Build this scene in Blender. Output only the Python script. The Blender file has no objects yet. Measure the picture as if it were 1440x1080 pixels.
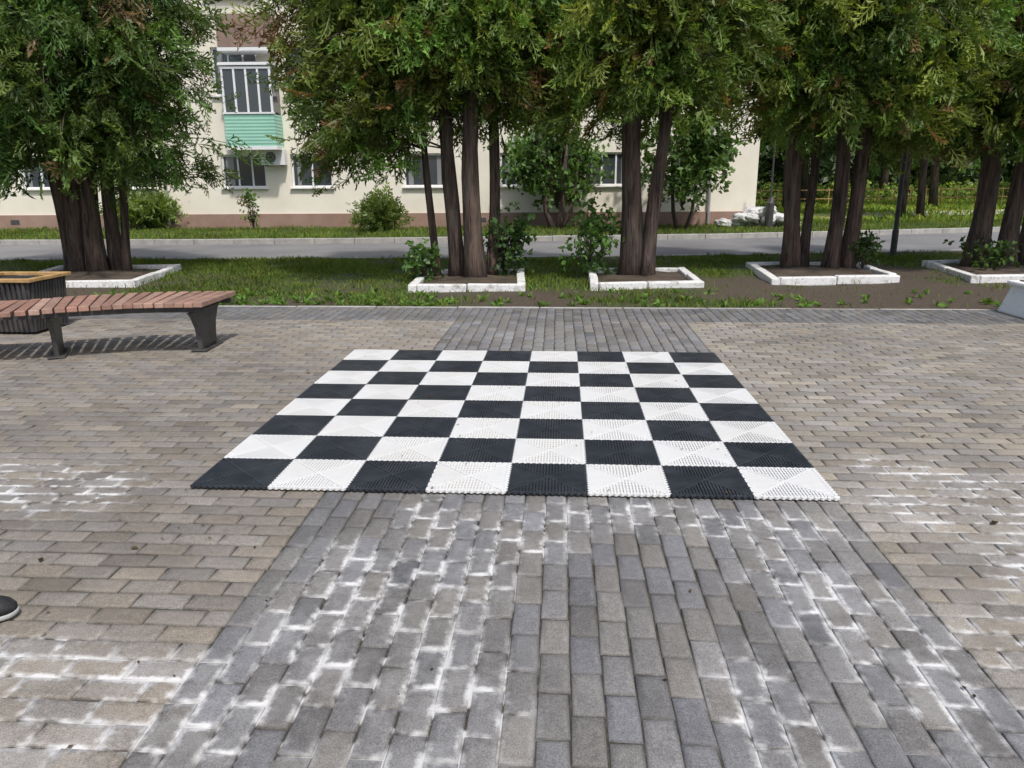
import bpy, math, random, bmesh
import numpy as np
from mathutils import Matrix, Vector
rng=np.random.default_rng(7); random.seed(7)
S=bpy.context.scene
# ---------------------------------------------------------------- helpers
def link(o,parent=None):
    S.collection.objects.link(o)
    if parent is not None: o.parent=parent
    return o
def empty(name):
    e=bpy.data.objects.new(name,None); e.empty_display_size=.2
    return link(e)
def mesh_np(name,verts,faces,mat,parent=None,col=None,attrs=None,smooth=False,matidx=None):
    me=bpy.data.meshes.new(name)
    verts=np.asarray(verts,np.float32); faces=np.asarray(faces,np.int32)
    k=faces.shape[1]; M=len(faces)
    me.vertices.add(len(verts)); me.vertices.foreach_set("co",verts.ravel())
    me.loops.add(M*k); me.loops.foreach_set("vertex_index",faces.ravel())
    me.polygons.add(M)
    me.polygons.foreach_set("loop_start",np.arange(0,M*k,k,dtype=np.int32))
    me.polygons.foreach_set("loop_total",np.full(M,k,dtype=np.int32))
    if matidx is not None: me.polygons.foreach_set("material_index",np.asarray(matidx,np.int32))
    if smooth: me.polygons.foreach_set("use_smooth",np.ones(M,bool))
    me.update(calc_edges=True)
    if col is not None:
        a=me.attributes.new("Col","FLOAT_COLOR","POINT")
        c=np.ones((len(verts),4),np.float32); c[:,:3]=col; a.data.foreach_set("color",c.ravel())
    for kx,v in (attrs or {}).items():
        a=me.attributes.new(kx,"FLOAT","POINT"); a.data.foreach_set("value",np.asarray(v,np.float32))
    for m in (mat if isinstance(mat,(list,tuple)) else [mat]): me.materials.append(m)
    return link(bpy.data.objects.new(name,me),parent)
class MB:
    def __init__(s): s.v=[];s.f=[];s.m=[]
    def add(s,vs,fs,m=0):
        o=len(s.v); s.v+= [tuple(v) for v in vs]; s.f+=[tuple(i+o for i in f) for f in fs]; s.m+=[m]*len(fs)
    def box(s,c,size,rz=0,m=0,top=None,mat=None):
        hx,hy,hz=[a/2 for a in size]; tx,ty=top or (1,1)
        L=[(-hx,-hy,-hz),(hx,-hy,-hz),(hx,hy,-hz),(-hx,hy,-hz),(-hx*tx,-hy*ty,hz),(hx*tx,-hy*ty,hz),(hx*tx,hy*ty,hz),(-hx*tx,hy*ty,hz)]
        if mat is None: mat=Matrix.Rotation(rz,3,'Z')
        s.add([mat@Vector(p)+Vector(c) for p in L],[(3,2,1,0),(4,5,6,7),(0,1,5,4),(1,2,6,5),(2,3,7,6),(3,0,4,7)],m)
    def tube(s,pts,rad,n=8,m=0,cap=True,lump=0):
        rings=[]
        ph=[random.uniform(.0,1) for _ in range(n)]
        for i,p in enumerate(pts):
            p=Vector(p); a=Vector(pts[max(i-1,0)]); b=Vector(pts[min(i+1,len(pts)-1)])
            d=(b-a).normalized(); x=d.orthogonal().normalized() if abs(d.z)<.9 else Vector((1,0,0))
            x=(x-d*x.dot(d)).normalized(); y=d.cross(x)
            rings.append([p+(x*math.cos(2*math.pi*j/n)+y*math.sin(2*math.pi*j/n))*rad[i]*(1+lump*(ph[j]-.5)+lump*.4*(random.random()-.5)) for j in range(n)])
        vs=[v for r in rings for v in r]; fs=[]
        for i in range(len(pts)-1):
            for j in range(n): fs.append((i*n+j,i*n+(j+1)%n,(i+1)*n+(j+1)%n,(i+1)*n+j))
        if cap: fs.append(tuple(range((len(pts)-1)*n,len(pts)*n))); fs.append(tuple(reversed(range(n))))
        s.add(vs,fs,m)
    def obj(s,name,mats,parent=None,bevel=0,smooth=False,seg=2):
        me=bpy.data.meshes.new(name); me.from_pydata(s.v,[],s.f)
        for m in (mats if isinstance(mats,(list,tuple)) else [mats]): me.materials.append(m)
        me.polygons.foreach_set("material_index",s.m)
        if smooth: me.polygons.foreach_set("use_smooth",[True]*len(s.f))
        me.update()
        o=link(bpy.data.objects.new(name,me),parent)
        if bevel:
            b=o.modifiers.new("b","BEVEL"); b.width=bevel; b.segments=seg; b.limit_method='ANGLE'
        return o
def vnoise(x,y,scale,seed=0):
    r=np.random.default_rng(seed).random((64,64)); x=np.asarray(x)/scale+1000; y=np.asarray(y)/scale+1000
    xi=np.floor(x).astype(int); yi=np.floor(y).astype(int); fx=x-xi; fy=y-yi
    fx=fx*fx*(3-2*fx); fy=fy*fy*(3-2*fy)
    g=lambda a,b:r[a%64,b%64]
    return (g(xi,yi)*(1-fx)+g(xi+1,yi)*fx)*(1-fy)+(g(xi,yi+1)*(1-fx)+g(xi+1,yi+1)*fx)*fy
# ---------------------------------------------------------------- materials
class NT:
    def __init__(s,name):
        s.m=bpy.data.materials.new(name); s.m.use_nodes=True; s.t=s.m.node_tree; s.b=s.t.nodes["Principled BSDF"]; s.co=None
    def n(s,t,**k):
        nd=s.t.nodes.new(t)
        for a,v in k.items(): setattr(nd,a,v)
        return nd
    def l(s,a,b): s.t.links.new(a,b)
    def coord(s):
        if not s.co: s.co=s.n("ShaderNodeTexCoord").outputs["Object"]
        return s.co
    def noise(s,scale,detail=4,rough=.6,stretch=None):
        n=s.n("ShaderNodeTexNoise"); n.inputs["Scale"].default_value=scale; n.inputs["Detail"].default_value=min(detail,3); n.inputs["Roughness"].default_value=rough
        c=s.coord()
        if stretch:
            mp=s.n("ShaderNodeMapping"); mp.inputs["Scale"].default_value=stretch; s.l(c,mp.inputs[0]); c=mp.outputs[0]
        s.l(c,n.inputs["Vector"]); return n.outputs["Fac"]
    def ramp(s,f,a,b,lo=0.,hi=1.):
        r=s.n("ShaderNodeMapRange"); r.inputs[1].default_value=a; r.inputs[2].default_value=b; r.inputs[3].default_value=lo; r.inputs[4].default_value=hi
        s.l(f,r.inputs[0]); return r.outputs[0]
    def math(s,op,a,b):
        m=s.n("ShaderNodeMath",operation=op)
        for i,v in enumerate((a,b)):
            if isinstance(v,(int,float)): m.inputs[i].default_value=v
            else: s.l(v,m.inputs[i])
        return m.outputs[0]
    def mix(s,f,a,b,mode='MIX'):
        m=s.n("ShaderNodeMix",data_type='RGBA',blend_type=mode)
        if isinstance(f,(int,float)): m.inputs[0].default_value=f
        else: s.l(f,m.inputs[0])
        for i,v in ((6,a),(7,b)):
            if isinstance(v,(tuple,list)): m.inputs[i].default_value=(*v,1)
            else: s.l(v,m.inputs[i])
        return m.outputs[2]
    def attr(s,name,out="Color"): 
        return s.n("ShaderNodeAttribute",attribute_name=name).outputs[out]
    def bump(s,h,strength=.3,dist=.01):
        b=s.n("ShaderNodeBump"); b.inputs["Strength"].default_value=strength; b.inputs["Distance"].default_value=dist
        s.l(h,b.inputs["Height"]); s.l(b.outputs[0],s.b.inputs["Normal"])
    def col(s,c):
        if isinstance(c,(tuple,list)): s.b.inputs["Base Color"].default_value=(*c,1)
        else: s.l(c,s.b.inputs["Base Color"])
    def rough(s,r):
        if isinstance(r,(int,float)): s.b.inputs["Roughness"].default_value=r
        else: s.l(r,s.b.inputs["Roughness"])
def simple(name,c1,c2,scale=5,rough=.7,bump=.2,bscale=60,bdist=.003,stretch=None,spec=.5):
    t=NT(name); t.col(t.mix(t.ramp(t.noise(scale,3,.65,stretch),.35,.65),c1,c2)); t.rough(rough)
    t.b.inputs["Specular IOR Level"].default_value=spec
    if bump: t.bump(t.noise(bscale,2,.6,stretch),bump,bdist)
    return t.m
# pavers
t=NT("paver_concrete")
c=t.attr("Col"); sp=t.ramp(t.noise(230,1,.7),.3,.7,.66,1.34)
c=t.mix(1.0,c,sp,'MULTIPLY'); c=t.mix(1.0,c,t.ramp(t.noise(.9,3,.8),.3,.7,.76,1.16),'MULTIPLY')
edge=t.attr("edge","Fac"); eff=t.attr("eff","Fac")
nz=t.noise(4.5,3,.85); nz2=t.noise(34,3,.8)
c=t.mix(1.0,c,t.ramp(nz2,.3,.7,.84,1.13),'MULTIPLY')
drt=t.math('MULTIPLY',t.ramp(edge,.65,1.,0,.6),t.ramp(nz2,.35,.6))
c=t.mix(drt,c,(.052,.047,.04))
pm=t.math('MULTIPLY',t.ramp(eff,.08,.7),t.ramp(nz,.43,.60))
near=t.math('MULTIPLY',pm,t.ramp(t.math('ADD',t.math('MULTIPLY',edge,.8),t.math('MULTIPLY',nz2,1.1)),.76,1.28))
f=t.math('MINIMUM',t.math('ADD',t.math('MULTIPLY',near,1.0),t.math('MULTIPLY',pm,.13)),.85)
c=t.mix(f,c,(.65,.65,.64)); t.col(c); t.rough(.8); t.b.inputs["Specular IOR Level"].default_value=.4
t.bump(t.math('ADD',t.noise(300,1,.7),t.math('MULTIPLY',nz2,1.2)),.5,.0018)
M_paver=t.m
t=NT("joint_sand"); c=t.mix(t.ramp(t.noise(25,3,.7),.35,.65),(.03,.026,.02),(.085,.075,.058))
c=t.mix(t.ramp(t.noise(2.3,3,.6),.55,.68,0,.6),c,(.03,.05,.015))
eff=t.attr("eff","Fac"); c=t.mix(t.math('MINIMUM',t.math('MULTIPLY',t.ramp(eff,.06,.5),t.ramp(t.noise(4.5,3,.85),.42,.54,0,1.1)),.85),c,(.62,.61,.59)); t.col(c); t.rough(.95); M_joint=t.m
M_soil=simple("soil",(.045,.033,.023),(.105,.078,.055),3,.95,.8,40,.02)
t=NT("lawn_ground"); c=t.mix(t.ramp(t.attr("grass","Fac"),.25,.75),(.095,.072,.05),(.06,.085,.022))
c=t.mix(1.0,c,t.ramp(t.noise(30,3,.7),.3,.7,.55,1.35),'MULTIPLY'); t.col(c); t.rough(.95); t.bump(t.noise(50,3,.7),.9,.03); M_lawn=t.m
M_ground=simple("far_ground",(.09,.135,.03),(.14,.18,.045),.6,.95,.5,20,.03)
t=NT("asphalt"); c=t.mix(t.ramp(t.noise(.5,3,.6),.35,.65),(.16,.157,.158),(.22,.217,.215)); c=t.mix(1.,c,t.ramp(t.noise(150,1),.3,.7,.8,1.2),'MULTIPLY'); c=t.mix(t.ramp(t.noise(1.3,3,.7,(.25,1,1)),.6,.75,0,.4),c,(.10,.10,.10)); t.col(c); t.rough(.85); M_asph=t.m
M_kerb=simple("kerb_concrete",(.30,.29,.27),(.42,.41,.38),4,.85,.4,80,.004)
t=NT("whitewashed_concrete"); n=t.noise(6,3,.8); c=t.mix(t.ramp(n,.50,.70),(.74,.74,.73),(.42,.40,.37)); c=t.mix(t.ramp(t.noise(22,3,.75),.57,.70,0,.7),c,(.19,.17,.15)); t.col(c); t.rough(.85); t.bump(t.noise(30,3,.7),.6,.01); M_white=t.m
t=NT("thuja_bark"); n=t.noise(15,3,.8,(1,1,.09)); c=t.mix(t.ramp(n,.34,.66),(.018,.013,.011),(.145,.10,.078)); c=t.mix(t.ramp(t.noise(2,3),.5,.7,0,.35),c,(.105,.098,.088)); t.col(c); t.rough(.95); t.bump(n,1.,.05); M_bark=t.m
def foliage(name,trans=.3,gl=.05):
    t=NT(name); c=t.attr("Col"); t.t.nodes.remove(t.b)
    df=t.n("ShaderNodeBsdfDiffuse"); t.l(c,df.inputs[0])
    tr=t.n("ShaderNodeBsdfTranslucent"); t.l(t.mix(1.,c,(1.4,1.35,.55),'MULTIPLY'),tr.inputs[0])
    mx=t.n("ShaderNodeMixShader"); mx.inputs[0].default_value=trans
    t.l(df.outputs[0],mx.inputs[1]); t.l(tr.outputs[0],mx.inputs[2])
    o=[n for n in t.t.nodes if n.type=='OUTPUT_MATERIAL'][0]
    if gl>0:
        g=t.n("ShaderNodeBsdfGlossy"); g.inputs["Roughness"].default_value=.5; g.inputs[0].default_value=(.8,.85,.8,1)
        m2=t.n("ShaderNodeMixShader"); m2.inputs[0].default_value=gl; t.l(mx.outputs[0],m2.inputs[1]); t.l(g.outputs[0],m2.inputs[2]); t.l(m2.outputs[0],o.inputs[0])
    else: t.l(mx.outputs[0],o.inputs[0])
    return t.m
M_leaf=foliage("foliage",.38,.03); M_grass=foliage("grass_blades",.3,0)
t=NT("white_plastic_tile"); c=t.mix(t.ramp(t.noise(1.6,2,.6),.4,.7,0,.35),(.74,.745,.735),(.62,.60,.55)); c=t.mix(t.ramp(t.noise(75,2,.7),.62,.75,0,.35),c,(.45,.41,.35)); t.col(c); t.rough(.5); M_tw=t.m
t=NT("black_plastic_tile"); c=t.mix(t.ramp(t.noise(5,3,.7),.4,.7),(.024,.029,.038),(.048,.054,.065)); c=t.mix(t.ramp(t.noise(50,3,.7),.6,.75,0,.35),c,(.13,.12,.11)); t.col(c); t.rough(t.ramp(t.noise(8,3),.3,.7,.34,.5)); M_tb=t.m
M_gw=simple("white_tile_shaded_base",(.42,.41,.38),(.50,.49,.46),20,.8,0); M_gb=simple("black_tile_shaded_base",(.005,.006,.008),(.009,.01,.012),20,.8,0)  # base plates darker than the ribs: gap shade and dirt put into their colour
t=NT("reddish_wood"); c=t.attr("Col"); c=t.mix(1.,c,t.ramp(t.noise(9,3,.7),.3,.7,.75,1.2),'MULTIPLY'); c=t.mix(t.ramp(t.noise(70,3),.5,.7,0,.3),c,(.12,.07,.05)); t.col(c); t.rough(.6); t.bump(t.noise(60,3),.3,.003); M_wood=t.m
M_ywood=simple("yellow_wood",(.36,.21,.08),(.50,.32,.14),8,.6,.2)
M_dmetal=simple("dark_painted_metal",(.035,.034,.036),(.07,.066,.064),6,.5,.15,90,.001)
M_plaster=simple("cream_plaster",(.76,.71,.60),(.83,.79,.68),.8,.9,.5,90,.004)
M_plinth=simple("plinth_plaster",(.27,.175,.135),(.34,.23,.18),1.5,.9,.5,50,.006)
M_pvc=simple("white_pvc",(.74,.75,.76),(.8,.8,.8),2,.4,0)
t=NT("window_glass"); t.col((.045,.055,.065)); t.rough(.06); t.b.inputs["Specular IOR Level"].default_value=.8; M_glass=t.m
t=NT("mint_siding"); w=t.n("ShaderNodeTexWave",bands_direction='Z'); w.inputs["Scale"].default_value=3.2; t.l(t.coord(),w.inputs[0])
t.col(t.mix(t.ramp(t.noise(1.5,3),.3,.7),(.26,.52,.41),(.31,.58,.46))); t.rough(.5); t.bump(w.outputs["Fac"],.5,.015); M_mint=t.m
M_brown=simple("brown_siding",(.22,.15,.12),(.30,.21,.17),3,.7,.2)
M_roof=simple("roof_sheet",(.14,.13,.13),(.2,.19,.18),2,.6,.1)
M_galv=simple("grey_pipe",(.25,.26,.26),(.34,.34,.34),4,.5,.1)
M_bag=simple("white_sack",(.50,.51,.51),(.72,.72,.71),3,.7,.9,9,.08)
M_acgrey=simple("ac_dark",(.05,.05,.055),(.09,.09,.09),4,.5,0)
M_rub=simple("black_fabric",(.012,.012,.014),(.03,.03,.032),30,.8,.4,200,.002)
M_sole=simple("rubber_sole",(.35,.35,.34),(.5,.5,.48),20,.7,.1)
M_litter=foliage("dry_leaf",.1,0)
# ---------------------------------------------------------------- paving
spots=[(-2.3,-.05,.36,.2),(-2.75,.1,.35,.18),(-.12,-.8,.16,.32),(0,-.45,.28,.18),(-.5,-1.1,.22,.4),(-1.0,-1.65,.5,.22),(1.2,-.84,.18,.24),(1.4,-1.25,.18,.38),(2.05,-.05,.28,.2),(2.5,.15,.3,.2),(2.3,-.6,.3,.3),(-.1,-1.55,.2,.25),(.6,-.2,.4,.10),(-.35,-.2,.1,.25),(2.9,-.1,.3,.2),(1.9,-1.3,.25,.3),(-1.5,-1.5,.2,.2),(1.2,-.3,.3,.12),(.9,-1.6,.12,.25),(2.1,.5,.2,.15)]
def effv(x,y):
    e=np.zeros_like(x)
    for a,b,sx,sy in spots: e=np.maximum(e,np.exp(-((x-a)/sx)**2*.8-((y-b)/sy)**2*.8))
    e=e*1.25+.9*np.clip(vnoise(x,y,.7,5)-.76,0,1)*np.clip((2-y)/2,0,1)*2
    return np.clip(e,0,1)
P=[]
def lay(x0,x1,y0,y1,along,kind):
    L,Wd=.2,.1
    if along=='Y':
        nc=int(round((x1-x0)/Wd))
        for i in range(nc):
            cx=x0+(i+.5)*Wd; off=(i%2)*.1; y=y0-off
            while y<y1-.001:
                a=max(y,y0); b=min(y+L,y1)
                if b-a>.03: P.append((cx,(a+b)/2,Wd/2,(b-a)/2,kind))
                y+=L
    else:
        nr=int(round((y1-y0)/Wd))
        for i in range(nr):
            cy=y0+(i+.5)*Wd; off=(i%2)*.1; x=x0-off
            while x<x1-.001:
                a=max(x,x0); b=min(x+L,x1)
                if b-a>.03: P.append(((a+b)/2,cy,(b-a)/2,Wd/2,kind))
                x+=L
lay(-.9,1.6,-5.2,4.8,'Y',0); lay(-11,11,4.8,5.7,'Y',1)
lay(-11,-.9,-5.2,4.8,'X',2); lay(1.6,11,-5.2,4.8,'X',3)
P=np.array(P); N=len(P)
gap=.0012+rng.random(N)*.0022
hx=P[:,2]-gap; hy=P[:,3]-gap
zt=rng.normal(0,.0008,N)+ (vnoise(P[:,0],P[:,1],1.3,3)-.5)*.008; tx=rng.normal(0,.009,N); ty=rng.normal(0,.009,N)
cx=P[:,0]+rng.normal(0,.0009,N); cy=P[:,1]+rng.normal(0,.0009,N); ang=rng.normal(0,.009,N)
cx+= (vnoise(P[:,0],P[:,1],1.7,11)-.5)*.026; cy+=(vnoise(P[:,0],P[:,1],1.7,12)-.5)*.042
sg=np.array([(-1,-1),(1,-1),(1,1),(-1,1)])
V=[];E=[]
for ins,z,e in ((0,-.035,1.),(0,-.004,1.),(.0035,0,.85),(.026,0,0.)):
    for sx,sy in sg:
        j=rng.normal(0,.0010,(2,N)) if ins<.01 else 0
        lx=sx*(hx-ins); ly=sy*(hy-ins)
        if ins<.01: lx=lx+j[0]; ly=ly+j[1]
        X=cx+lx*np.cos(ang)-ly*np.sin(ang); Y=cy+lx*np.sin(ang)+ly*np.cos(ang)
        Z=zt+z+tx*lx+ty*ly if z>-.02 else zt+z
        V.append(np.stack([X,Y,Z],1)); E.append(np.full(N,e))
V=np.stack(V,1); E=np.stack(E,1)
F=[(12,13,14,15)]
for r in range(3):
    for j in range(4): F.append((r*4+j,r*4+(j+1)%4,(r+1)*4+(j+1)%4,(r+1)*4+j))
F=(np.array(F)[None]+(np.arange(N)*16)[:,None,None]).reshape(-1,4)
base=np.array([(.196,.190,.184),(.165,.162,.160),(.262,.236,.202),(.275,.250,.215)])[P[:,4].astype(int)]
base=base*(1+rng.normal(0,.10,N)[:,None])
tn=(rng.random(N)-.5)*.14; base=base*np.stack([1+tn*.5,1+0*tn,1-tn],1)
dk=rng.random(N)<.06; base[dk]*=.78
tanmix=(vnoise(P[:,0],P[:,1],2.2,21)); base*= (0.86+.26*tanmix)[:,None]
VV=V.reshape(-1,3)
mesh_np("brick_paving",VV,F,M_paver,col=np.repeat(base,16,0),attrs={"edge":E.ravel(),"eff":effv(VV[:,0],VV[:,1])})
def grid(name,x0,x1,y0,y1,st,z,mat,attrs=None,zf=None):
    xs=np.arange(x0,x1+st*.5,st); ys=np.arange(y0,y1+st*.5,st); X,Y=np.meshgrid(xs,ys)
    Z=np.full_like(X,z) if zf is None else zf(X,Y)
    idx=np.arange(X.size).reshape(X.shape)
    f=np.stack([idx[:-1,:-1],idx[:-1,1:],idx[1:,1:],idx[1:,:-1]],-1).reshape(-1,4)
    v=np.stack([X.ravel(),Y.ravel(),Z.ravel()],1)
    return mesh_np(name,v,f,mat,attrs={k:fn(v[:,0],v[:,1]) for k,fn in (attrs or {}).items()},smooth=True)
grid("paving_joint_sand",-11.05,11.05,-5.25,5.7,.05,-.006,M_joint,{"eff":effv},zf=lambda X,Y:-.006+(vnoise(X,Y,1.3,3)-.5)*.008+(vnoise(X,Y,.12,9)-.5)*.004)
# ---------------------------------------------------------------- terrain
bx=np.array([-60,-14,-8.6,-4.1,-.4,4.1,8.3,14,22,60]); nearY=np.array([10.9,11.2,11.5,11.7,11.95,12.5,13.4,15.2,18.5,40])
farY=np.array([15.3,15.45,15.6,16.05,16.6,17.3,18.5,20.4,23.6,45])
rn=lambda x:np.interp(x,bx,nearY); rf=lambda x:np.interp(x,bx,farY)
def grassmask(x,y):
    g=vnoise(x,y,1.6,31)*.6+vnoise(x,y,.45,32)*.4
    m=g*1.1+.05
    m=m-np.clip((x-.3)/3.0,0,1)*.38*np.clip((10.5-y)/2.5,0,1)
    m=m-.5*np.exp(-((x+1.)/1.2)**2-((y-6.6)/.7)**2)-.35*np.exp(-((x+8)/2)**2-((y-7)/1.2)**2)
    m=m+.35*np.exp(-((x+3.8)/2.)**2-((y-8.5)/2.5)**2)
    m=m+np.where(y>15,.5,0)
    return np.clip(m,0,1)
grid("ground",-200,200,-60,300,10,-.14,M_ground)
def strip(name,y0f,y1f,mat,z,x0=-40,x1=40,nx=260,ny=24,amp=.03,attrs=None):
    xs=np.linspace(x0,x1,nx); T=np.linspace(0,1,ny); X,TT=np.meshgrid(xs,T); Y=y0f(X)*(1-TT)+y1f(X)*TT
    Z=z+amp*(vnoise(X,Y,.8,41)-.5)*2*np.sin(np.pi*TT)
    idx=np.arange(X.size).reshape(X.shape); f=np.stack([idx[:-1,:-1],idx[:-1,1:],idx[1:,1:],idx[1:,:-1]],-1).reshape(-1,4)
    v=np.stack([X.ravel(),Y.ravel(),Z.ravel()],1)
    return mesh_np(name,v,f,mat,attrs={k:fn(v[:,0],v[:,1]) for k,fn in (attrs or {}).items()},smooth=True)
strip("lawn",lambda x:5.74+0*x,lambda x:rn(x)-.12,M_lawn,-.006,attrs={"grass":grassmask})
strip("road",lambda x:rn(x),lambda x:rf(x),M_asph,-.05,-55,55,amp=0)
strip("lawn",lambda x:rf(x)+.15,lambda x:np.maximum(23.5+0*x,rf(x)+4),M_lawn,.02,-55,55,amp=.03,attrs={"grass":grassmask})
def kerb(name,yf,z0,z1,w):
    b=MB(); x=-50.
    while x<50:
        xa,xb=x+.004,x+.996; ya,yb=float(yf(xa)),float(yf(xb)); a=math.atan2(yb-ya,xb-xa)
        b.box(((xa+xb)/2,(ya+yb)/2,(z0+z1)/2+random.uniform(-.004,.004)),(math.hypot(xb-xa,yb-ya),w,z1-z0),a); x+=1
    return b.obj(name,M_kerb,bevel=.012)
kerb("road_kerb",lambda x:rf(x)+.075,-.12,.08,.15); kerb("road_kerb",lambda x:rn(x)-.06,-.12,.02,.12)
kerb("paving_edging",lambda x:5.725+0*x,-.1,.004,.05)
# ---------------------------------------------------------------- blades
def blades(name,x,y,h,w,mat,cb,z=0,lean=.5):
    n=len(x); a=rng.random(n)*6.283; dx=np.cos(a)*w/2; dy=np.sin(a)*w/2; la=rng.random(n)*6.283; l=rng.random(n)*lean*h
    b1=np.stack([x-dx,y-dy,np.full(n,z)],1); b2=np.stack([x+dx,y+dy,np.full(n,z)],1)
    m=np.stack([x+np.cos(la)*l*.35,y+np.sin(la)*l*.35,z+h*.6],1); d=np.stack([dx,dy,0*dx],1)*.8
    tp=np.stack([x+np.cos(la)*l,y+np.sin(la)*l,z+h],1)
    v=np.stack([b1,b2,m+d,tp,m-d],1).reshape(-1,3); f=(np.arange(n)*5)[:,None]+np.arange(5)[None]
    c=np.array(cb)[None]*(1+rng.normal(0,.22,n))[:,None]*(.7+.6*vnoise(x,y,.9,77))[:,None]; c=c*np.stack([1+rng.normal(0,.2,n),np.ones(n),np.ones(n)],1); c=np.clip(c,.01,1)
    return mesh_np(name,v,f,mat,col=np.repeat(c,5,0))
n=190000; x=rng.uniform(-12,12,n); y=rng.uniform(5.78,13.2,n); g=grassmask(x,y)
k=(y<rn(x)-.15)&(rng.random(n)<np.clip((g-.30)*1.9,0.015,1)); x=x[k];y=y[k];g=g[k]
tuft=vnoise(x,y,.35,55)
blades("grass",x,y,(.025+.05*rng.random(len(x)))*(.4+tuft*1.2),.007+.009*rng.random(len(x)),M_grass,(.145,.20,.045),-.01,1.1)
n=70000; x=rng.uniform(-22,24,n); y=rng.uniform(15.5,25,n)
k=(y>rf(x)+.2)&((y<21.0+.055*(x+10.3))|(x>6.6)); x=x[k];y=y[k]
blades("grass",x,y,.05+.10*rng.random(len(x))*(.4+vnoise(x,y,.7,3)),.015+.012*rng.random(len(x)),M_grass,(.16,.22,.05),.0,.8)
n=45000; x=rng.uniform(8,60,n); y=rng.uniform(24,62,n)
blades("grass",x,y,.12+.16*rng.random(n),.06+.06*rng.random(n),M_grass,(.24,.32,.06),-.1,.8)
# ---------------------------------------------------------------- chessboard
b=MB(); T=.4
for i in range(8):
    for j in range(8):
        m=0 if (i+j)%2==0 else 1
        ox=-1.6+(i+.5)*T; oy=(j+.5)*T; dz=random.uniform(-.0008,.0015)
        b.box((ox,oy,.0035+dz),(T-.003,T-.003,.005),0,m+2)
        fr=.0085; zt_=.0130+dz; hh=.010
        for (px,py,sx,sy) in ((0,-T/2+fr/2+.002,T-.004,fr),(0,T/2-fr/2-.002,T-.004,fr),(-T/2+fr/2+.002,0,fr,T-.02),(T/2-fr/2-.002,0,fr,T-.02)):
            b.box((ox+px,oy+py,zt_-hh/2+.0004),(sx,sy,hh),0,m)
        for a in (math.pi/4,-math.pi/4): b.box((ox,oy,zt_-hh/2+(.0014 if a>0 else .0010)),(T*1.37,.010,hh),a,m)
        st=T/25
        for k in range(-11,12):
            u=k*st; ln=T/2-.010-abs(u)-.010
            if ln<.006: continue
            c=abs(u)+.010+ln/2; rw=.0085
            b.box((ox+u,oy-c,zt_-hh/2),(rw,ln,hh),0,m); b.box((ox+u,oy+c,zt_-hh/2),(rw,ln,hh),0,m)
            b.box((ox-c,oy+u,zt_-hh/2),(ln,rw,hh),0,m); b.box((ox+c,oy+u,zt_-hh/2),(ln,rw,hh),0,m)
        for k in range(-5,6): b.box((ox+k*T/12,oy,zt_-.0065),(.004,T-.03,.0075),0,m)
        for k in range(-5,6): b.box((ox,oy+k*T/12,zt_-.0068),(T-.03,.004,.0075),0,m)
        for k in range(13):
            u=-T/2+(k+.5)*T/13
            for (lx,ly) in ((u,-T/2+.001),(T/2-.001,u)):
                n8=10; pts=[(ox+lx+math.cos(q)*.0095,oy+ly+math.sin(q)*.0095) for q in [2*math.pi*w/n8 for w in range(n8)]]
                zz=zt_+.0012+(k%2)*.0003
                b.add([(p_[0],p_[1],.002) for p_ in pts]+[(p_[0],p_[1],zz) for p_ in pts],[tuple(range(n8,2*n8))]+[(q,(q+1)%n8,n8+(q+1)%n8,n8+q) for q in range(n8)],m)
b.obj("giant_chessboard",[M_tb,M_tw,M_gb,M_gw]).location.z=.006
# ---------------------------------------------------------------- tree planters
def planter(cs,h=.13,w=.12):
    e=empty("tree_planter"); b=MB()
    for i in range(4):
        a=Vector((*cs[i],0)); c=Vector((*cs[(i+1)%4],0)); d=c-a; L=d.length; d.normalize(); an=math.atan2(d.y,d.x)
        nseg=2
        for s_ in range(nseg):
            sa=s_*L/nseg+(w/2+.003 if s_==0 else .006); sb=(s_+1)*L/nseg-(-w/2 if s_==nseg-1 else .006)
            m=a+d*(sa+sb)/2; tilt=Matrix.Rotation(an+random.uniform(-.015,.015),3,'Z')@Matrix.Rotation(random.uniform(-.08,.08),3,'X')@Matrix.Rotation(random.uniform(-.022,.022),3,'Y')
            b.box((m.x,m.y,h/2-.03),(sb-sa,w,h),m=0,mat=tilt)
    b.obj("kerb_blocks",M_white,e,bevel=.016)
    q=np.array(cs); nx=14; u=np.linspace(0,1,nx); U,Vv=np.meshgrid(u,u)
    XY=(q[0]*((1-U)*(1-Vv))[...,None]+q[1]*(U*(1-Vv))[...,None]+q[2]*(U*Vv)[...,None]+q[3]*((1-U)*Vv)[...,None])
    Z=.04+.05*np.sin(np.pi*U)*np.sin(np.pi*Vv)+(vnoise(XY[...,0],XY[...,1],.25,6)-.5)*.04
    idx=np.arange(nx*nx).reshape(nx,nx); f=np.stack([idx[:-1,:-1],idx[:-1,1:],idx[1:,1:],idx[1:,:-1]],-1).reshape(-1,4)
    mesh_np("soil",np.stack([XY[...,0].ravel(),XY[...,1].ravel(),Z.ravel()],1),f,M_soil,e,smooth=True)
planter([(-8.0,7.3),(-6.05,7.45),(-6.4,9.5),(-8.35,9.4)])
planter([(-1.8,7.05),(-.3,7.15),(-.4,8.95),(-1.9,8.85)])
planter([(.72,7.3),(2.2,7.5),(2.2,9.2),(.75,9.05)])
planter([(3.35,7.9),(5.2,8.3),(5.3,10.1),(3.5,10.1)])
planter([(6.3,8.2),(8.3,8.6),(8.6,10.7),(6.6,10.4)])
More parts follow.
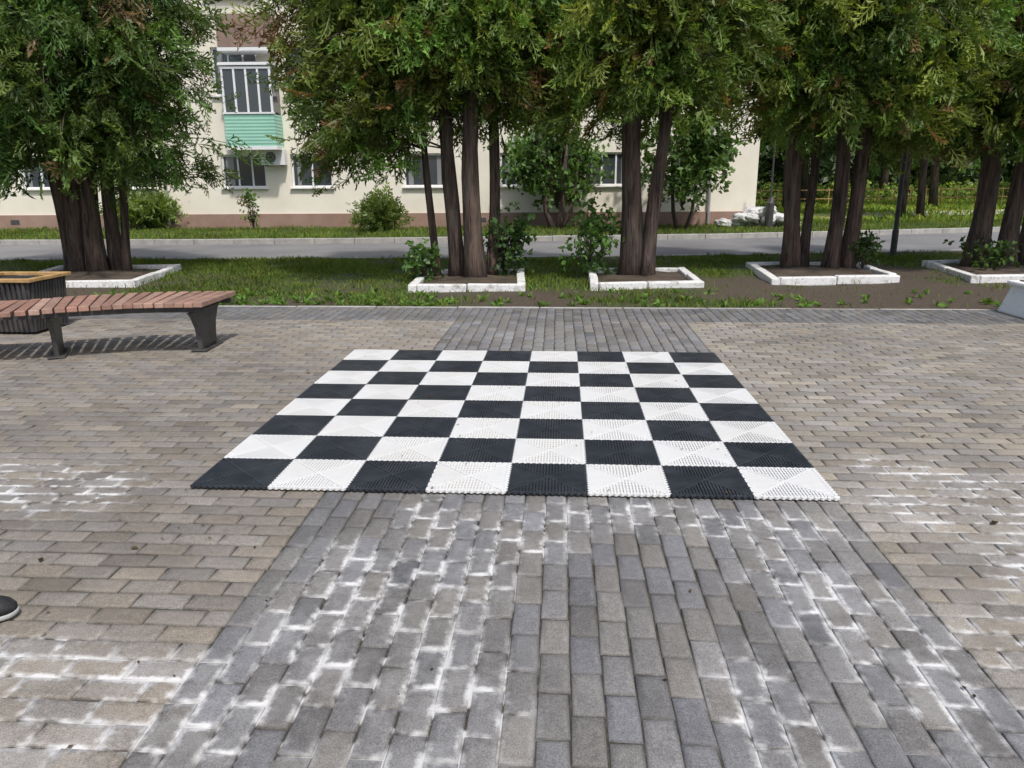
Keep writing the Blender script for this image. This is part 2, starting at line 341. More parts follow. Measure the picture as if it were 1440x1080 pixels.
# ---------------------------------------------------------------- foliage generators
def spray_template():
    v=[]
    def dia(p,d,ln,w):
        d=np.array(d)/np.linalg.norm(d); s=np.array([-d[1],d[0]]); p=np.array(p)
        for q in (p,p+d*ln*.55+s*w/2,p+d*ln,p+d*ln*.55-s*w/2): v.append((q[0],q[1]))
    dia((0,0),(1,0),1.0,.05)
    for k,tq in enumerate((.08,.18,.29,.40,.51,.62,.73,.84)):
        sgn=1 if k%2 else -1; a=sgn*(.80-.25*tq); d=np.array([math.cos(a),math.sin(a)]); ln=.50*(1-.62*tq)*(1 if k else .75)
        dia((tq,0),d,ln,.062)
        for j,u in enumerate((.38,.62)):
            a2=a+(.62 if j%2==0 else -.62); p=np.array([tq,0])+d*ln*u; dia(p,(math.cos(a2),math.sin(a2)),ln*.46,.050)
    return np.array(v)
SPR=spray_template()
def far_template():
    v=[]
    def dia(p,d,ln,w):
        d=np.array(d)/np.linalg.norm(d); s=np.array([-d[1],d[0]]); p=np.array(p)
        for q in (p,p+d*ln*.5+s*w/2,p+d*ln,p+d*ln*.5-s*w/2): v.append((q[0],q[1]))
    dia((0,0),(1,0),.8,.08)
    for tq in (.10,.38,.66):
        for sgn in (-1,1): dia((tq,0),(.8,sgn*.65),.46*(1-.5*tq),.15)
    return np.array(v)
FAR=far_template()
def leaf_template():
    v=[]
    for k in range(7):
        a=k*2.4; p=np.array([.15+.12*k,0]); d=np.array([math.cos(a*.5+.4),math.sin(a)]); d/=np.linalg.norm(d); s=np.array([-d[1],d[0]])
        for q in (p,p+d*.22+s*.14,p+d*.42,p+d*.22-s*.14): v.append((q[0],q[1]))
    return np.array(v)
LEAF=leaf_template()
def norm(a): return a/np.maximum(np.linalg.norm(a,axis=1,keepdims=True),1e-6)
def sprays(name,pos,axis,size,col,mat,parent=None,tpl=SPR,curl=.5,twist=0.):
    n=len(pos); axis=norm(axis); r=norm(rng.normal(size=(n,3))*np.array([1,1,.45])); side=norm(np.cross(axis,r)); nrm=np.cross(axis,side)
    k=len(tpl); A=tpl[:,0][None,:,None]; B=tpl[:,1][None,:,None]
    jit=rng.normal(0,.035,(n,k,1)) if twist==0 else rng.normal(0,twist,(n,k,1))
    cz=(A**2*(rng.random((n,1,1))*curl)+np.abs(B)*.5*(rng.random((n,1,1))-.5)+jit)
    bend=rng.normal(0,.18,(n,1,1))
    v=pos[:,None,:]+size[:,None,None]*(A*axis[:,None,:]+(B+bend*A*A)*side[:,None,:]+cz*nrm[:,None,:])
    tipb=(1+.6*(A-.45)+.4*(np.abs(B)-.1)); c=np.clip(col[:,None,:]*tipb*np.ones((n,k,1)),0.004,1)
    f=np.arange(n*k).reshape(-1,4)
    return mesh_np(name,v.reshape(-1,3),f,mat,parent,col=c.reshape(-1,3))
def bez(p0,p1,p2,t): return (1-t)**2*p0+2*t*(1-t)*p1+t*t*p2
def thuja(stems,cen,rx,ry,zlow,top=8.6,ntar=300,nsp=21,tint=(1,1,1),brown=.03):
    e=empty("thuja_tree"); b=MB(); st=[]
    for (x,y,r,lx,ly) in stems:
        pts=[];rad=[]; ph=random.uniform(0,6)
        for k in range(22):
            z=-.05+k*top*.97/21; q=z/3.
            pts.append((x+lx*q+.035*math.sin(z*1.5+ph),y+ly*q+.03*math.cos(z*1.2+ph),z)); rad.append(r*(1.32 if k==0 else 1.08 if k==1 else 1)*max(.12,1-z/top*.85)*random.uniform(.95,1.05))
        b.tube(pts,rad,14,lump=.3); st.append((pts,rad))
    pos=[];ax=[];sz=[];cl=[]
    for q in range(ntar):
        low=random.random()<.80
        az=random.uniform(0,6.283); rr=math.sqrt(random.uniform(.08,1))
        dx,dy=math.cos(az)*rr,math.sin(az)*rr
        if dy>0 and random.random()<.45: dy=-dy
        zl=zlow(dx,dy); zz=(zl+(5.1-zl)*random.random()**.95) if low else random.uniform(5.1,top)
        prof=min(1,.80+.25*math.sin(min(1,(zz-zl)/1.6)*math.pi/2)) * (1 if zz<4.5 else max(.12,1-(zz-4.5)/(top-4.3)))
        prof*=random.uniform(.82,1.10)
        tgt=np.array([cen[0]+dx*rx*prof,cen[1]+dy*ry*prof,zz])
        pts,rad=min(st,key=lambda s_:(s_[0][3][0]-tgt[0])**2+(s_[0][3][1]-tgt[1])**2+random.random()*2)
        zb=min(max(zz+random.uniform(-.1,.9)-.15*rr,1.9),top*.9); kb=min(range(len(pts)),key=lambda i:abs(pts[i][2]-zb)); p0=np.array(pts[kb])
        mid=(p0+tgt)/2; mid[2]=max(p0[2],tgt[2])+.25*rr
        tt=[0,.25,.5,.75,1]; pl=[bez(p0,mid,tgt,t_) for t_ in tt]; r0=.012+.010*rr
        b.tube([tuple(p_) for p_ in pl],[r0*(1-.8*t_) for t_ in tt],4,cap=False)
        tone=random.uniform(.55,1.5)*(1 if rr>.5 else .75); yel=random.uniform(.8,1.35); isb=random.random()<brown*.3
        nn=int(nsp*random.uniform(.6,1.4)*(1 if low else .4)); out=tgt-p0; out[2]*=.2; out/=max(np.linalg.norm(out),.01)
        tv=1-rng.random(nn)**1.5*.6
        c0=np.stack([bez(p0,mid,tgt,t_) for t_ in tv]); sp=.09+.13*rng.random()
        pp=c0+rng.normal(0,1,(nn,3))*np.array([sp,sp,.10]); pp[:,2]-=np.abs(rng.normal(0,.15,nn))
        pos.append(pp); ax.append(out*.7+rng.normal(0,.45,(nn,3))+np.array([0,0,-.55])); sz.append((.22+.24*rng.random(nn))*(1 if low else 1.7))
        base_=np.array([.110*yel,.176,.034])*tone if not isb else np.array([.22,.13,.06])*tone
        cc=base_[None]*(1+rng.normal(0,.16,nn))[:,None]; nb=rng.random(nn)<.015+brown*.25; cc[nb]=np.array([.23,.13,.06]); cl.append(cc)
    b.obj("trunk_and_limbs",M_bark,e,smooth=True)
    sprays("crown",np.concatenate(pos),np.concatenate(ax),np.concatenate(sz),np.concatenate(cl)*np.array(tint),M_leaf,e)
    return e
R_=random.random
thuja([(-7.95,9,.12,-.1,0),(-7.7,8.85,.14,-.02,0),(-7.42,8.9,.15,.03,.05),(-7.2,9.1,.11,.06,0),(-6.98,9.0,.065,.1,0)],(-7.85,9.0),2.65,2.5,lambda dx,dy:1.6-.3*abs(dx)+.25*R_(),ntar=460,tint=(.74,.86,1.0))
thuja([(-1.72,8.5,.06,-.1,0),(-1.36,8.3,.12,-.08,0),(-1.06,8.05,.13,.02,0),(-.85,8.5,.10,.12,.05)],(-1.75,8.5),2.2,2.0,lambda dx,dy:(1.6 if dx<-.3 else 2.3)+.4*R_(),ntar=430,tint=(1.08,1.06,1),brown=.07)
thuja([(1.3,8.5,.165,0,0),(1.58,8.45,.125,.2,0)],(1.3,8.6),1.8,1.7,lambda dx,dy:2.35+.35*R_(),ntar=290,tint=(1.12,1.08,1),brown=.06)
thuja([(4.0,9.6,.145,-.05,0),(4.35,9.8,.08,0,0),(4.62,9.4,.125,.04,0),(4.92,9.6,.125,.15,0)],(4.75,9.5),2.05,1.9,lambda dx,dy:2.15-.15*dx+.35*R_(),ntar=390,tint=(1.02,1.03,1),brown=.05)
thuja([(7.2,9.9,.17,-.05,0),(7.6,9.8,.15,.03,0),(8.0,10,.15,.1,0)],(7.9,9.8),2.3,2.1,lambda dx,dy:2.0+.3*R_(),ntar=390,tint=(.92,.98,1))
def bush(name,x,y,z0,r,h,n,size=.13,colr=(.06,.12,.025),tpl=LEAF,up=.4,trunk=None):
    e=empty(name); b=MB()
    if trunk:
        for (tx_,ty_,tr,lx,ly) in trunk: b.tube([(tx_,ty_,-.05),(tx_+lx*.5,ty_+ly*.5,z0*.6),(tx_+lx,ty_+ly,z0+h*.6)],[tr*1.2,tr,tr*.3],7)
    for q in range(14):
        a=random.uniform(0,6.28); rr=r*random.uniform(.2,.8); zt2=z0+h*random.uniform(.4,.95); zs=-.02 if not trunk else z0*.7
        b.tube([(x,y,zs),(x+.4*rr*math.cos(a),y+.4*rr*math.sin(a),(zs+zt2)/2),(x+rr*math.cos(a),y+rr*math.sin(a),zt2)],[.012,.009,.004],4)
    b.obj("stems",M_bark,e,smooth=True)
    cen=norm(rng.normal(size=(16,3)))*(rng.random((16,1))**.4)
    ci=rng.integers(0,16,n); u=cen[ci]*.8+rng.normal(0,.23,(n,3)); p=np.array([x,y,z0+h/2])+u*np.array([r,r,h/2]); p[:,2]=np.maximum(p[:,2],z0+.02)
    c=np.array(colr)[None]*(.6+.8*rng.random(16))[ci][:,None]*(1+rng.normal(0,.15,n))[:,None]
    sprays("leaves",p,u*.8+rng.normal(0,.5,(n,3))+np.array([0,0,up]),size*(.6+.8*rng.random(n)),c,M_leaf,e,tpl=tpl,twist=.12 if tpl is LEAF else 0)
bush("shrub",-1.85,7.95,.02,.30,.55,120,.15,(.09,.17,.045)); bush("shrub",-.62,8.55,.05,.36,1.05,170,.16,(.055,.11,.03))
bush("shrub",.75,8.6,.05,.38,1.1,150,.16,(.085,.165,.04)); bush("shrub",5.25,9.6,.05,.3,.45,90,.14,(.06,.11,.03)); bush("shrub",7.1,9.4,.05,.5,.4,90,.14,(.07,.13,.03))
bush("shrub",-13.0,20.6,.0,.95,1.05,1300,.28,(.15,.215,.05),tpl=FAR); bush("shrub",-5.2,19.7,.0,.85,.95,1100,.28,(.15,.215,.05),tpl=FAR)
bush("sapling",-9.2,20.0,.15,.25,.95,60,.16,(.12,.20,.05),trunk=[(-9.2,20.0,.02,.05,0)])
bush("small_deciduous_tree",.1,20.3,.9,1.3,2.6,1100,.3,(.08,.15,.035),trunk=[(.0,20.3,.09,-.45,0),(.12,20.3,.10,.25,0),(.2,20.35,.07,.6,.1)])
bush("small_deciduous_tree",3.8,20.2,.9,1.4,2.4,900,.3,(.09,.16,.04),trunk=[(3.7,20.2,.06,-.3,0),(3.9,20.2,.05,.4,0)])
n=420; x=rng.uniform(-6,9,n); y=5.8+np.abs(rng.normal(0,.5,n)); k=rng.random(n)<np.where((x>-4)&(x<-1),1,.3); x=x[k];y=y[k]; n=len(x)
m_=7; X=np.repeat(x,m_);Y=np.repeat(y,m_)
sprays("weeds",np.stack([X,Y,np.full(n*m_,.0)],1),rng.normal(0,.6,(n*m_,3))*np.array([1,1,.2])+np.array([0,0,.45]),.05+.06*rng.random(n*m_),np.array([.14,.24,.055])[None]*(.6+.7*rng.random(n*m_))[:,None],M_grass,None,tpl=np.array([(0,0),(.5,.22),(1,0),(.5,-.22)]),twist=.05)
# ---------------------------------------------------------------- building
bld=empty("apartment_building"); bld.location=(-10.3,21.1,0); bld.rotation_euler=(0,0,math.atan2(.055,.9985))
S0,S1,H,D=-22.,16.7,11.6,11.
wins=[]
for c_,w_ in ((-18.5,1.4),(-15.5,1.4),(-12,1.4),(-8.8,1.4),(-6,1.2),(-3,1.4),(.5,1.4),(2.65,1.3),(6.2,1.3),(9.3,1.4),(12,1.4),(14.6,1.1)):
    for fl in range(4):
        z0=1.28+fl*2.75; wins.append((c_-w_/2,c_+w_/2,z0,z0+(1.02 if fl==0 else 1.4)))
def wallmesh():
    ss=sorted(set([S0,S1]+[w[0] for w in wins]+[w[1] for w in wins])); zs=sorted(set([.45,H]+[w[2] for w in wins]+[w[3] for w in wins]))
    b=MB()
    inside=lambda s,z:any(w[0]<s<w[1] and w[2]<z<w[3] for w in wins)
    for i in range(len(ss)-1):
        for j in range(len(zs)-1):
            if not inside((ss[i]+ss[i+1])/2,(zs[j]+zs[j+1])/2):
                b.add([(ss[i],0,zs[j]),(ss[i+1],0,zs[j]),(ss[i+1],0,zs[j+1]),(ss[i],0,zs[j+1])],[(0,1,2,3)])
    for a,c_,z0,z1 in wins:
        d=.16
        b.add([(a,0,z0),(c_,0,z0),(c_,0,z1),(a,0,z1),(a,d,z0),(c_,d,z0),(c_,d,z1),(a,d,z1)],[(0,4,5,1),(1,5,6,2),(2,6,7,3),(3,7,4,0)])
    b.add([(S0,0,.45),(S1,0,.45),(S1,0,H),(S0,0,H),(S0,D,.45),(S1,D,.45),(S1,D,H),(S0,D,H)],[(1,5,6,2),(5,4,7,6),(4,0,3,7)])
    return b
wallmesh().obj("walls",M_plaster,bld)
b=MB(); b.box(((S0+S1)/2,D/2-.02,.17),(S1-S0+.08,D+.08,.60)); b.obj("plinth",M_plinth,bld)
b=MB(); b.box(((S0+S1)/2,D/2,H+.12),(S1-S0+1,D+1,.2)); b.obj("roof",M_roof,bld)
fr=MB();gl=MB();sl=MB();cu=MB()
for a,c_,z0,z1 in wins:
    w=c_-a; h=z1-z0; y=.11
    for (sx,sz,wx,wz) in ((a+w/2,z0+.03,w-.002,.06),(a+w/2,z1-.03,w-.002,.06)): fr.box((sx,y,sz),(wx,.07,wz))
    for sx in (a+.031,c_-.031): fr.box((sx,y,z0+h/2),(.06,.068,h-.124))
    for sx in ((a+w*.5,) if w<1.35 else (a+w*.36,a+w*.68)): fr.box((sx,y,z0+h/2),(.055,.066,h-.124))
    gl.box((a+w/2,y+.01,z0+h/2),(w-.12,.012,h-.12))
    for sx in (a+w*.17,c_-w*.14):
        if random.random()<.75: cu.box((sx,y+.002,z0+h/2),(w*random.uniform(.08,.2),.006,h-.13))
    sl.box((a+w/2,-.02,z0-.02),(w+.1,.16,.03))
fr.obj("window_frames",M_pvc,bld,bevel=.006); gl.obj("window_glass",M_glass,bld); sl.obj("window_sills",M_pvc,bld)
t=NT("curtain"); t.col((.22,.23,.235)); t.rough(.25); cu.obj("curtains",t.m,bld)
b=MB(); bs0,bs1=.35,1.85; bw=bs1-bs0; by=-.85
b.box(((bs0+bs1)/2,by/2-.01,2.46),(bw+.04,-by,.10),0,1)
b.box(((bs0+bs1)/2,by+.03,2.97),(bw,.06,.92),0,0); b.box((bs0+.03,by/2+.02,2.97),(.058,-by-.08,.92),0,0); b.box((bs1-.03,by/2+.02,2.97),(.058,-by-.08,.92),0,0)
b.box(((bs0+bs1)/2,by+.03,3.46),(bw+.04,.12,.05),0,1)
for k in range(5): b.box((bs0+.04+k*(bw-.08)/4,by+.03,4.1),(.06,.06,1.22),0,1)
b.box(((bs0+bs1)/2,by+.03,4.74),(bw,.08,.07),0,1)
b.box(((bs0+bs1)/2,by+.035,4.1),(bw-.1,.01,1.2),0,2)
b.box((bs1-.02,by/2+.02,4.1),(.01,-by-.14,1.2),0,2); b.box((bs0+.02,by/2+.02,4.1),(.01,-by-.14,1.2),0,2)
b.box(((bs0+bs1)/2,by/2,4.84),(bw+.1,-by+.1,.08),0,1)
b.obj("balcony",[M_mint,M_pvc,M_glass],bld)
b=MB()
for z in (5.25,8.0):
    for s_ in (.35,-10.5,9.0):
        b.box((s_+.75,-.42,z),(1.55,.84,.1),0,1); b.box((s_+.75,-.82,z+.5),(1.5,.05,.9),0,0); b.box((s_+.03,-.41,z+.5),(.05,.76,.9),0,0); b.box((s_+1.47,-.41,z+.5),(.05,.76,.9),0,0)
b.obj("upper_balconies",[M_brown,M_pvc],bld)
ac=MB(); ac.box((1.55,-.20,2.2),(.74,.26,.46),0,0)
ac.add([(1.49+.17*math.cos(q*.524),-.334,2.2+.17*math.sin(q*.524)) for q in range(12)],[tuple(range(12))],1)
for r_ in (.06,.11,.16):
    for q in range(12):
        a0,a1=q*.524,(q+1)*.524; m_=((a0+a1)/2)
        ac.box((1.49+r_*math.cos(m_),-.339,2.2+r_*math.sin(m_)),(.008,.006,r_*.54),0,0,mat=Matrix.Rotation(-m_,3,'Y'))
for s_ in (1.3,1.8): ac.box((s_,-.2,1.95),(.03,.34,.03),0,1)
ac.obj("air_conditioner",[M_pvc,M_acgrey],bld,bevel=.008)
b=MB(); b.tube([(15.2,-.1,.1),(15.2,-.1,H)],[.05,.05],10); b.tube([(-2,-.1,.1),(-2,-.1,H)],[.05,.05],10); b.obj("downpipes",M_galv,bld)
b=MB()
for s_ in (-12,-7,-2,4,8,13): b.box((s_,-.064,.25),(.28,.01,.14))
b.obj("plinth_vents",M_acgrey,bld)
# ---------------------------------------------------------------- right background
pth=MB(); pts=[(7.5,27),(12,29.5),(20,32.5),(34,36),(60,42)]
for i in range(len(pts)-1):
    (xa,ya),(xb,yb)=pts[i],pts[i+1]; pth.add([(xa,ya-1.8,.01),(xb,yb-1.8,.01),(xb,yb+1.8,.01),(xa,ya+1.8,.01)],[(0,1,2,3)])
pth.obj("path",simple("pale_gravel",(.42,.39,.34),(.52,.48,.42),1,.9,.5,30,.01))
def fence(name,p0,p1,h,n):
    b=MB(); p0=Vector((*p0,0)); p1=Vector((*p1,0)); d=p1-p0; an=math.atan2(d.y,d.x)
    for k in range(n+1): q=p0+d*k/n; b.box((q.x,q.y,h/2-.05),(.05,.05,h+.1),an)
    for z in (.35,h-.08): m=(p0+p1)/2; b.box((m.x,m.y,z),(d.length,.03,.04),an)
    return b.obj(name,M_ywood)
fence("low_fence",(10,40),(44,50),.9,34)
e=empty("distant_trees"); b=MB(); pos=[];ax=[];sz=[];cl=[]
tr=[(13.4,27.9,.13),(14.3,28.4,.17),(11.5,37,.2),(20,40,.25),(27,38,.25),(15,46,.25),(33,44,.3),(9,44,.2),(33,52,.3),(42,44,.3),(50,52,.3),(22,52,.3),(12,55,.3)]
for (x_,y_,r_) in tr:
    hh=random.uniform(9,13); b.tube([(x_,y_,-.1),(x_+random.uniform(-.2,.2),y_,2.5),(x_+random.uniform(-.4,.4),y_,hh*.8)],[r_,r_*.8,r_*.3],8)
    cen=norm(rng.normal(size=(40,3)))*(rng.random((40,1))**.4); n=1000; ci=rng.integers(0,40,n)
    u=cen[ci]*.85+rng.normal(0,.14,(n,3)); zl=random.uniform(2.4,3.4); p_=np.array([x_,y_,(hh+zl)/2])+u*np.array([3.4,3.4,(hh-zl)/2]); pos.append(p_); ax.append(u+rng.normal(0,.5,(n,3))-np.array([0,0,.4])); sz.append(.6+.6*rng.random(n))
    cl.append(np.array([.065,.12,.026])[None]*(.5+.9*rng.random(40))[ci][:,None]*(1+rng.normal(0,.15,n))[:,None])
b.obj("trunks",M_bark,e,smooth=True)
n=17000; x_=rng.uniform(-60,95,n); y_=66+rng.random(n)*10+vnoise(x_,x_*0,6,2)*6; z_=rng.random(n)**.8*(13+6*vnoise(x_,x_*0,5,4))
pos.append(np.stack([x_,y_,z_],1)); ax.append(rng.normal(0,.6,(n,3))+np.array([0,-.5,-.2])); sz.append(1.5+1.5*rng.random(n)); cl.append(np.array([.05,.09,.022])[None]*(.3+1.2*vnoise(x_,z_,1.8,8))[:,None]*(1+rng.normal(0,.15,n))[:,None])
sprays("crowns",np.concatenate(pos),np.concatenate(ax),np.concatenate(sz),np.concatenate(cl),M_leaf,e,tpl=FAR)
n=2600; x_=rng.uniform(11,58,n); y_=44+.27*(x_-9)+rng.random(n)*9; k=vnoise(x_,y_,3,15)>.42; x_=x_[k]; y_=y_[k]; n=len(x_); z_=rng.random(n)*.7
sprays("undergrowth",np.stack([x_,y_,z_],1),rng.normal(0,.5,(n,3))+np.array([0,0,.6]),.35+.3*rng.random(n),np.array([.20,.28,.055])[None]*(.5+.9*rng.random(n))[:,None],M_leaf,None,tpl=LEAF,twist=.1)
e=empty("rubble_sack_pile")
for k in range(15):
    me=bpy.data.meshes.new("sack")
    bm=bmesh.new(); bmesh.ops.create_icosphere(bm,subdivisions=3,radius=1)
    for v in bm.verts:
        p_=v.co; q=1+.22*math.sin(p_.x*5+k)*math.cos(p_.y*6+k*2)+.10*math.sin(p_.z*9+k*3); v.co=Vector((p_.x*.34*q,p_.y*.26*q,math.copysign(abs(p_.z)**.8,p_.z)*.14*q))
    bm.to_mesh(me); bm.free(); me.materials.append(M_bag); me.polygons.foreach_set("use_smooth",[True]*len(me.polygons))
    o=link(bpy.data.objects.new("sack_%d"%k,me),e); lay_=0 if k<8 else 1 if k<13 else 2
    o.location=(5.3+(k%8)*.28+random.uniform(-.1,.1) if lay_==0 else 5.8+(k-8)*.28 if lay_==1 else 6.2+(k-13)*.3,21.4+random.uniform(-.3,.2),.12+lay_*.18); o.rotation_euler=(random.uniform(-.3,.3),random.uniform(-.35,.35),random.uniform(0,6))
b=MB(); b.tube([(6.55,20.9,0),(6.55,20.9,.75),(6.6,20.9,.95)],[.12,.13,.05],10); b.tube([(6.55,20.9,.9),(6.55,20.9,2.6)],[.03,.03],8); b.box((6.55,20.9,.02),(.45,.45,.05)); b.obj("bollard_with_pole",M_dmetal,smooth=False)
e=empty("street_lamp"); b=MB(); b.tube([(6.75,12.2,-.05),(6.75,12.2,.5),(6.75,12.2,.52),(6.75,12.2,5.6)],[.06,.06,.045,.04],12); b.tube([(6.75,12.2,5.6),(6.75,12.0,6.0),(6.75,11.4,6.15)],[.035,.03,.03],8); b.obj("pole",M_dmetal,e)
b=MB(); b.box((6.75,11.15,6.15),(.24,.6,.1),top=(.7,.8)); b.obj("lamp_head",M_galv,e,bevel=.02)
b=MB(); b.tube([(-8.15,9.6,0),(-8.45,9.7,2.2)],[.05,.045],8); b.obj("leaning_post",M_galv)
# ---------------------------------------------------------------- bench
bench=empty("park_bench")
cp=[(-2.62,3.31,88),(-2.95,3.33,91),(-3.5,3.27,104),(-4.05,3.06,116),(-4.55,2.86,113),(-5.2,2.72,98),(-6.0,2.78,84),(-6.9,3.0,76),(-7.8,3.3,72)]
cpa=np.array(cp,float)
seg=np.r_[0,np.cumsum(np.hypot(np.diff(cpa[:,0]),np.diff(cpa[:,1])))]
def path(s):
    i=int(np.clip(np.searchsorted(seg,s)-1,0,len(seg)-2)); t_=(s-seg[i])/(seg[i+1]-seg[i])
    P0,P1,P2,P3=cpa[max(i-1,0)],cpa[i],cpa[i+1],cpa[min(i+2,len(cpa)-1)]
    return .5*((2*P1)+(-P0+P2)*t_+(2*P0-5*P1+4*P2-P3)*t_**2+(-P0+3*P1-3*P2+P3)*t_**3)
b=MB(); s_=.30; Ws=.74; tot=seg[-1]; cols=[]
while s_<tot-.05:
    x_,y_,a_=path(s_); an=math.radians(a_)
    dip=-.02*math.exp(-((s_-2.1)/.5)**2)
    b.box((x_,y_,.455+dip+random.uniform(-.002,.002)),(Ws+random.uniform(-.008,.008),.080,.045),an+random.uniform(-.008,.008))
    g_=random.uniform(.75,1.15); rd=random.uniform(0,1); cols+= [tuple(g_*(a_2*(1-rd)+b_2*rd) for a_2,b_2 in zip((.31,.165,.12),(.41,.27,.21)))]*8
    s_+=.098
o=b.obj("seat_slats",M_wood,bench,bevel=.006)
a=o.data.attributes.new("Col","FLOAT_COLOR","POINT"); a.data.foreach_set("color",np.concatenate([np.array(cols),np.ones((len(cols),1))],1).astype(np.float32).ravel())
b=MB()
for off in (-.27,.27):
    pts=[]
    for s_ in np.arange(.28,tot,.12):
        x_,y_,a_=path(s_); an=math.radians(a_); pts.append((x_+math.cos(an)*off,y_+math.sin(an)*off,.40))
    for i in range(len(pts)-1):
        a,c=Vector(pts[i]),Vector(pts[i+1]); m_=(a+c)/2; b.box(m_,((c-a).length+.004,.035,.042),math.atan2(c.y-a.y,c.x-a.x))
b.obj("frame_rails",M_dmetal,bench)
b=MB()
for s_ in (.42,1.68,3.0,4.4):
    x_,y_,a_=path(s_); an=math.radians(a_); R=Matrix.Rotation(an,3,'Z')
    o_=Vector((x_,y_,0)); prof=[(-.17,.0),(.17,.0),(.175,.10),(.2,.22),(.27,.33),(.33,.378),(-.33,.378),(-.27,.33),(-.2,.22),(-.175,.10)]
    vs=[o_+R@Vector((u,-.02,z)) for u,z in prof]+[o_+R@Vector((u,.02,z)) for u,z in prof]; n_=len(prof)
    b.add(vs,[tuple(range(n_)),tuple(reversed(range(n_,2*n_)))]+[(k,k+n_,(k+1)%n_+n_,(k+1)%n_) for k in range(n_)])
    b.box((x_,y_,.012),(.42,.14,.012),an)
b.obj("legs",M_dmetal,bench,bevel=.004)
# litter bin
e=empty("litter_bin"); bx_,by_=-5.38,4.12
b=MB(); b.box((bx_,by_,.28),(.60,.52,.50),top=(1.14,1.14)); 
b.box((bx_,by_,.02),(.5,.42,.04)); 
for k in range(12):
    u=-.30+(k+.5)*.05
    for sg_ in (-1,1):
        b.box((bx_+u*1.07,by_+sg_*.292,.28),(.03,.02,.50),mat=Matrix.Rotation(-sg_*.07,3,'X'))
        b.box((bx_+sg_*.335,by_+u*.92,.28),(.02,.03,.50),mat=Matrix.Rotation(sg_*.08,3,'Y'))
b.obj("slatted_body",M_dmetal,e,bevel=.003)
b=MB()
for sg_ in (-1,1):
    b.box((bx_,by_+sg_*.30,.555),(.78,.08,.035)); b.box((bx_+sg_*.35,by_,.555),(.08,.515,.033))
b.obj("wooden_rim",M_ywood,e,bevel=.005)
b=MB(); b.box((bx_,by_,.534),(.5,.44,.01)); b.obj("dark_opening",M_rub,e)
e=empty("concrete_flower_planter"); b=MB(); cxp,cyp=5.80,5.17
b.box((cxp,cyp,.15),(1.0,1.0,.32),.03,top=(.84,.84)); b.box((cxp,cyp,.335),(.92,.92,.05),.03)
t=NT("white_painted_concrete"); t.col(t.mix(t.ramp(t.noise(14,3,.75),.58,.72,0,.6),(.80,.80,.79),(.45,.43,.40))); t.rough(.8); t.bump(t.noise(40,3),.4,.005)
b.obj("body",t.m,e,bevel=.02)
b=MB(); b.box((cxp,cyp,.363),(.74,.74,.012),.03); b.obj("soil",M_soil,e)
def sneaker():
    e=empty("sneaker"); n_=24
    def outline(w,l):
        pts=[]
        for q in range(n_):
            a=2*math.pi*q/n_; x_=math.cos(a); y_=math.sin(a)
            wd=w*(1+.18*x_)*(1 if x_>-.5 else .95); pts.append((math.copysign(abs(x_)**.85,x_)*l/2,math.copysign(abs(y_)**.75,y_)*wd/2+ .008*math.sin(x_*2)))
        return pts
    R=Matrix.Rotation(math.radians(12),3,'Z'); O=Vector((-1.80,-1.22,0))
    def loft(levels,name,mat):
        b=MB(); vs=[]
        for (z,w,l,sx,tz) in levels:
            for (x_,y_) in outline(w,l): vs.append(O+R@Vector((x_+sx,y_,z+tz*max(0,(x_/(l/2)))**2)))
        fs=[]
        for i in range(len(levels)-1):
            for q in range(n_): fs.append((i*n_+q,i*n_+(q+1)%n_,(i+1)*n_+(q+1)%n_,(i+1)*n_+q))
        fs.append(tuple(range((len(levels)-1)*n_,len(levels)*n_))); fs.append(tuple(reversed(range(n_)))); b.add(vs,fs); return b.obj(name,mat,e,smooth=True)
    loft([(.003,.088,.28,0,.010),(.010,.098,.293,0,.010),(.020,.098,.293,0,.010),(.023,.094,.288,0,.010)],"sole",M_sole)
    loft([(.022,.092,.284,0,.008),(.045,.095,.284,-.001,.006),(.066,.090,.265,-.008,.0),(.084,.080,.215,-.03,-.004),(.102,.07,.14,-.065,0),(.12,.068,.108,-.082,0)],"upper",M_rub)
    b=MB()
    for k in range(5): b.box(O+R@Vector((.035-k*.024,0,.084+k*.0065)),(.008,.058,.006),math.radians(12))
    b.obj("laces",M_sole,e,bevel=.002)
sneaker()
n=320; x_=rng.uniform(-4,4,n); y_=rng.uniform(-2.2,5.6,n)
onb=(np.abs(x_)<1.6)&(y_>0)&(y_<3.2); z_=np.where(onb,.024,.004)+.002
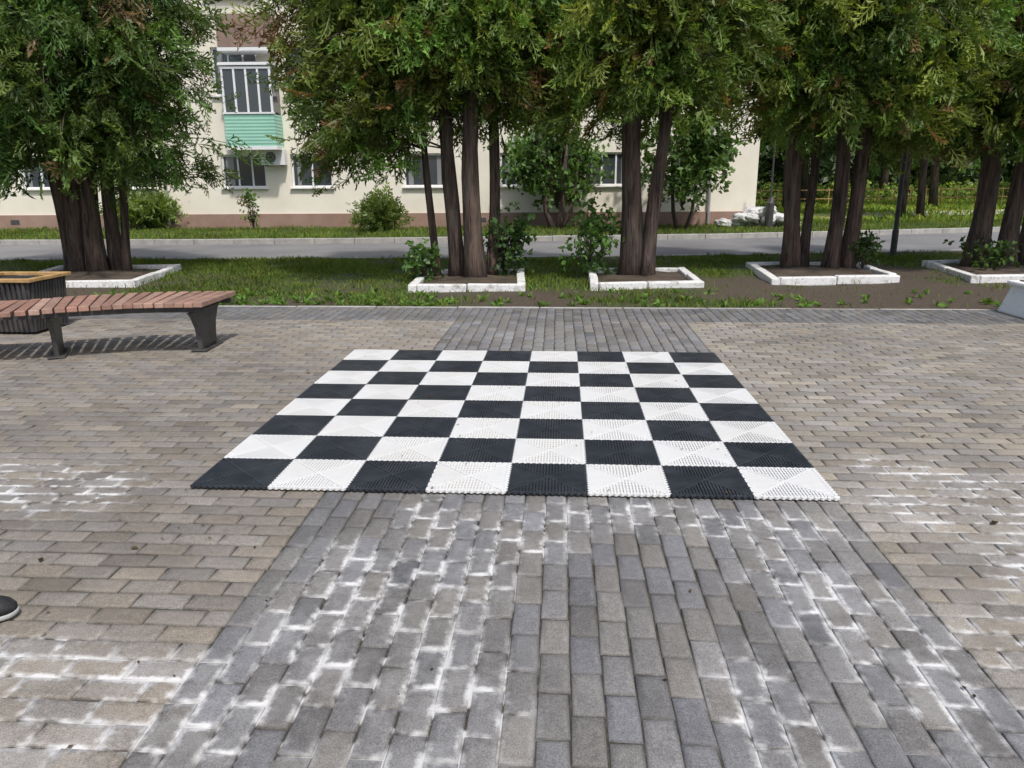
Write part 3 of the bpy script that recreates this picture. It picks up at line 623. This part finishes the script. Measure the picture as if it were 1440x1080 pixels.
a=rng.random(n)*6.28; s_=(.006+.012*rng.random(n))[:,None]*np.where(rng.random(n)<.08,1.6,.7)[:,None]; d=np.stack([np.cos(a),np.sin(a),0*a],1); q=np.stack([-np.sin(a),np.cos(a),0*a],1); c=np.stack([x_,y_,z_],1); up=np.array([0,0,1])*s_*.25
v=np.stack([c-d*s_,c+q*s_*.5+up,c+d*s_,c-q*s_*.5+up],1).reshape(-1,3)
cc=np.array([(.12,.07,.03),(.05,.035,.02),(.4,.12,.03),(.12,.08,.04)])[rng.choice(4,n,p=[.4,.4,.05,.15])]
mesh_np("fallen_leaves",v,np.arange(4*n).reshape(-1,4),M_litter,col=np.repeat(cc,4,0))
# ---------------------------------------------------------------- light
el,azv=math.radians(57),(0.42,-0.90)
w=bpy.data.worlds.new("World"); S.world=w; w.use_nodes=True; nt=w.node_tree
sky=nt.nodes.new("ShaderNodeTexSky"); sky.sky_type='NISHITA'; sky.sun_disc=False; sky.sun_elevation=el; sky.sun_rotation=math.atan2(azv[0],azv[1]); sky.dust_density=3; sky.air_density=1
bg=nt.nodes["Background"]; bg.inputs[1].default_value=.15; nt.links.new(sky.outputs[0],bg.inputs[0])
L=bpy.data.lights.new("sun","SUN"); L.energy=3.0; L.angle=math.radians(2.5); L.color=(1,.96,.91)
so=link(bpy.data.objects.new("sun",L)); dv=Vector((azv[0]*math.cos(el),azv[1]*math.cos(el),math.sin(el))); so.rotation_euler=dv.to_track_quat('Z','Y').to_euler()
# ---------------------------------------------------------------- camera
p=[0.2634,-3.5093,1.5031,0.0653,0.2603,-0.0059]
yaw,pit,rol=p[3:]
fw=Vector((-math.sin(yaw)*math.cos(pit),math.cos(yaw)*math.cos(pit),-math.sin(pit))); r=Vector((math.cos(yaw),math.sin(yaw),0)); u=r.cross(fw)
r2=r*math.cos(rol)+u*math.sin(rol); u2=-r*math.sin(rol)+u*math.cos(rol)
cam=bpy.data.cameras.new("camera"); cam.sensor_width=36; cam.lens=36*1082/1440; cam.clip_end=1000; cam.clip_start=.05
co=link(bpy.data.objects.new("camera",cam)); M=Matrix((r2,u2,-fw)).transposed().to_4x4(); M.translation=Vector(p[:3]); co.matrix_world=M
S.camera=co
S.view_settings.view_transform='Standard'; S.view_settings.look='None'; S.view_settings.exposure=0
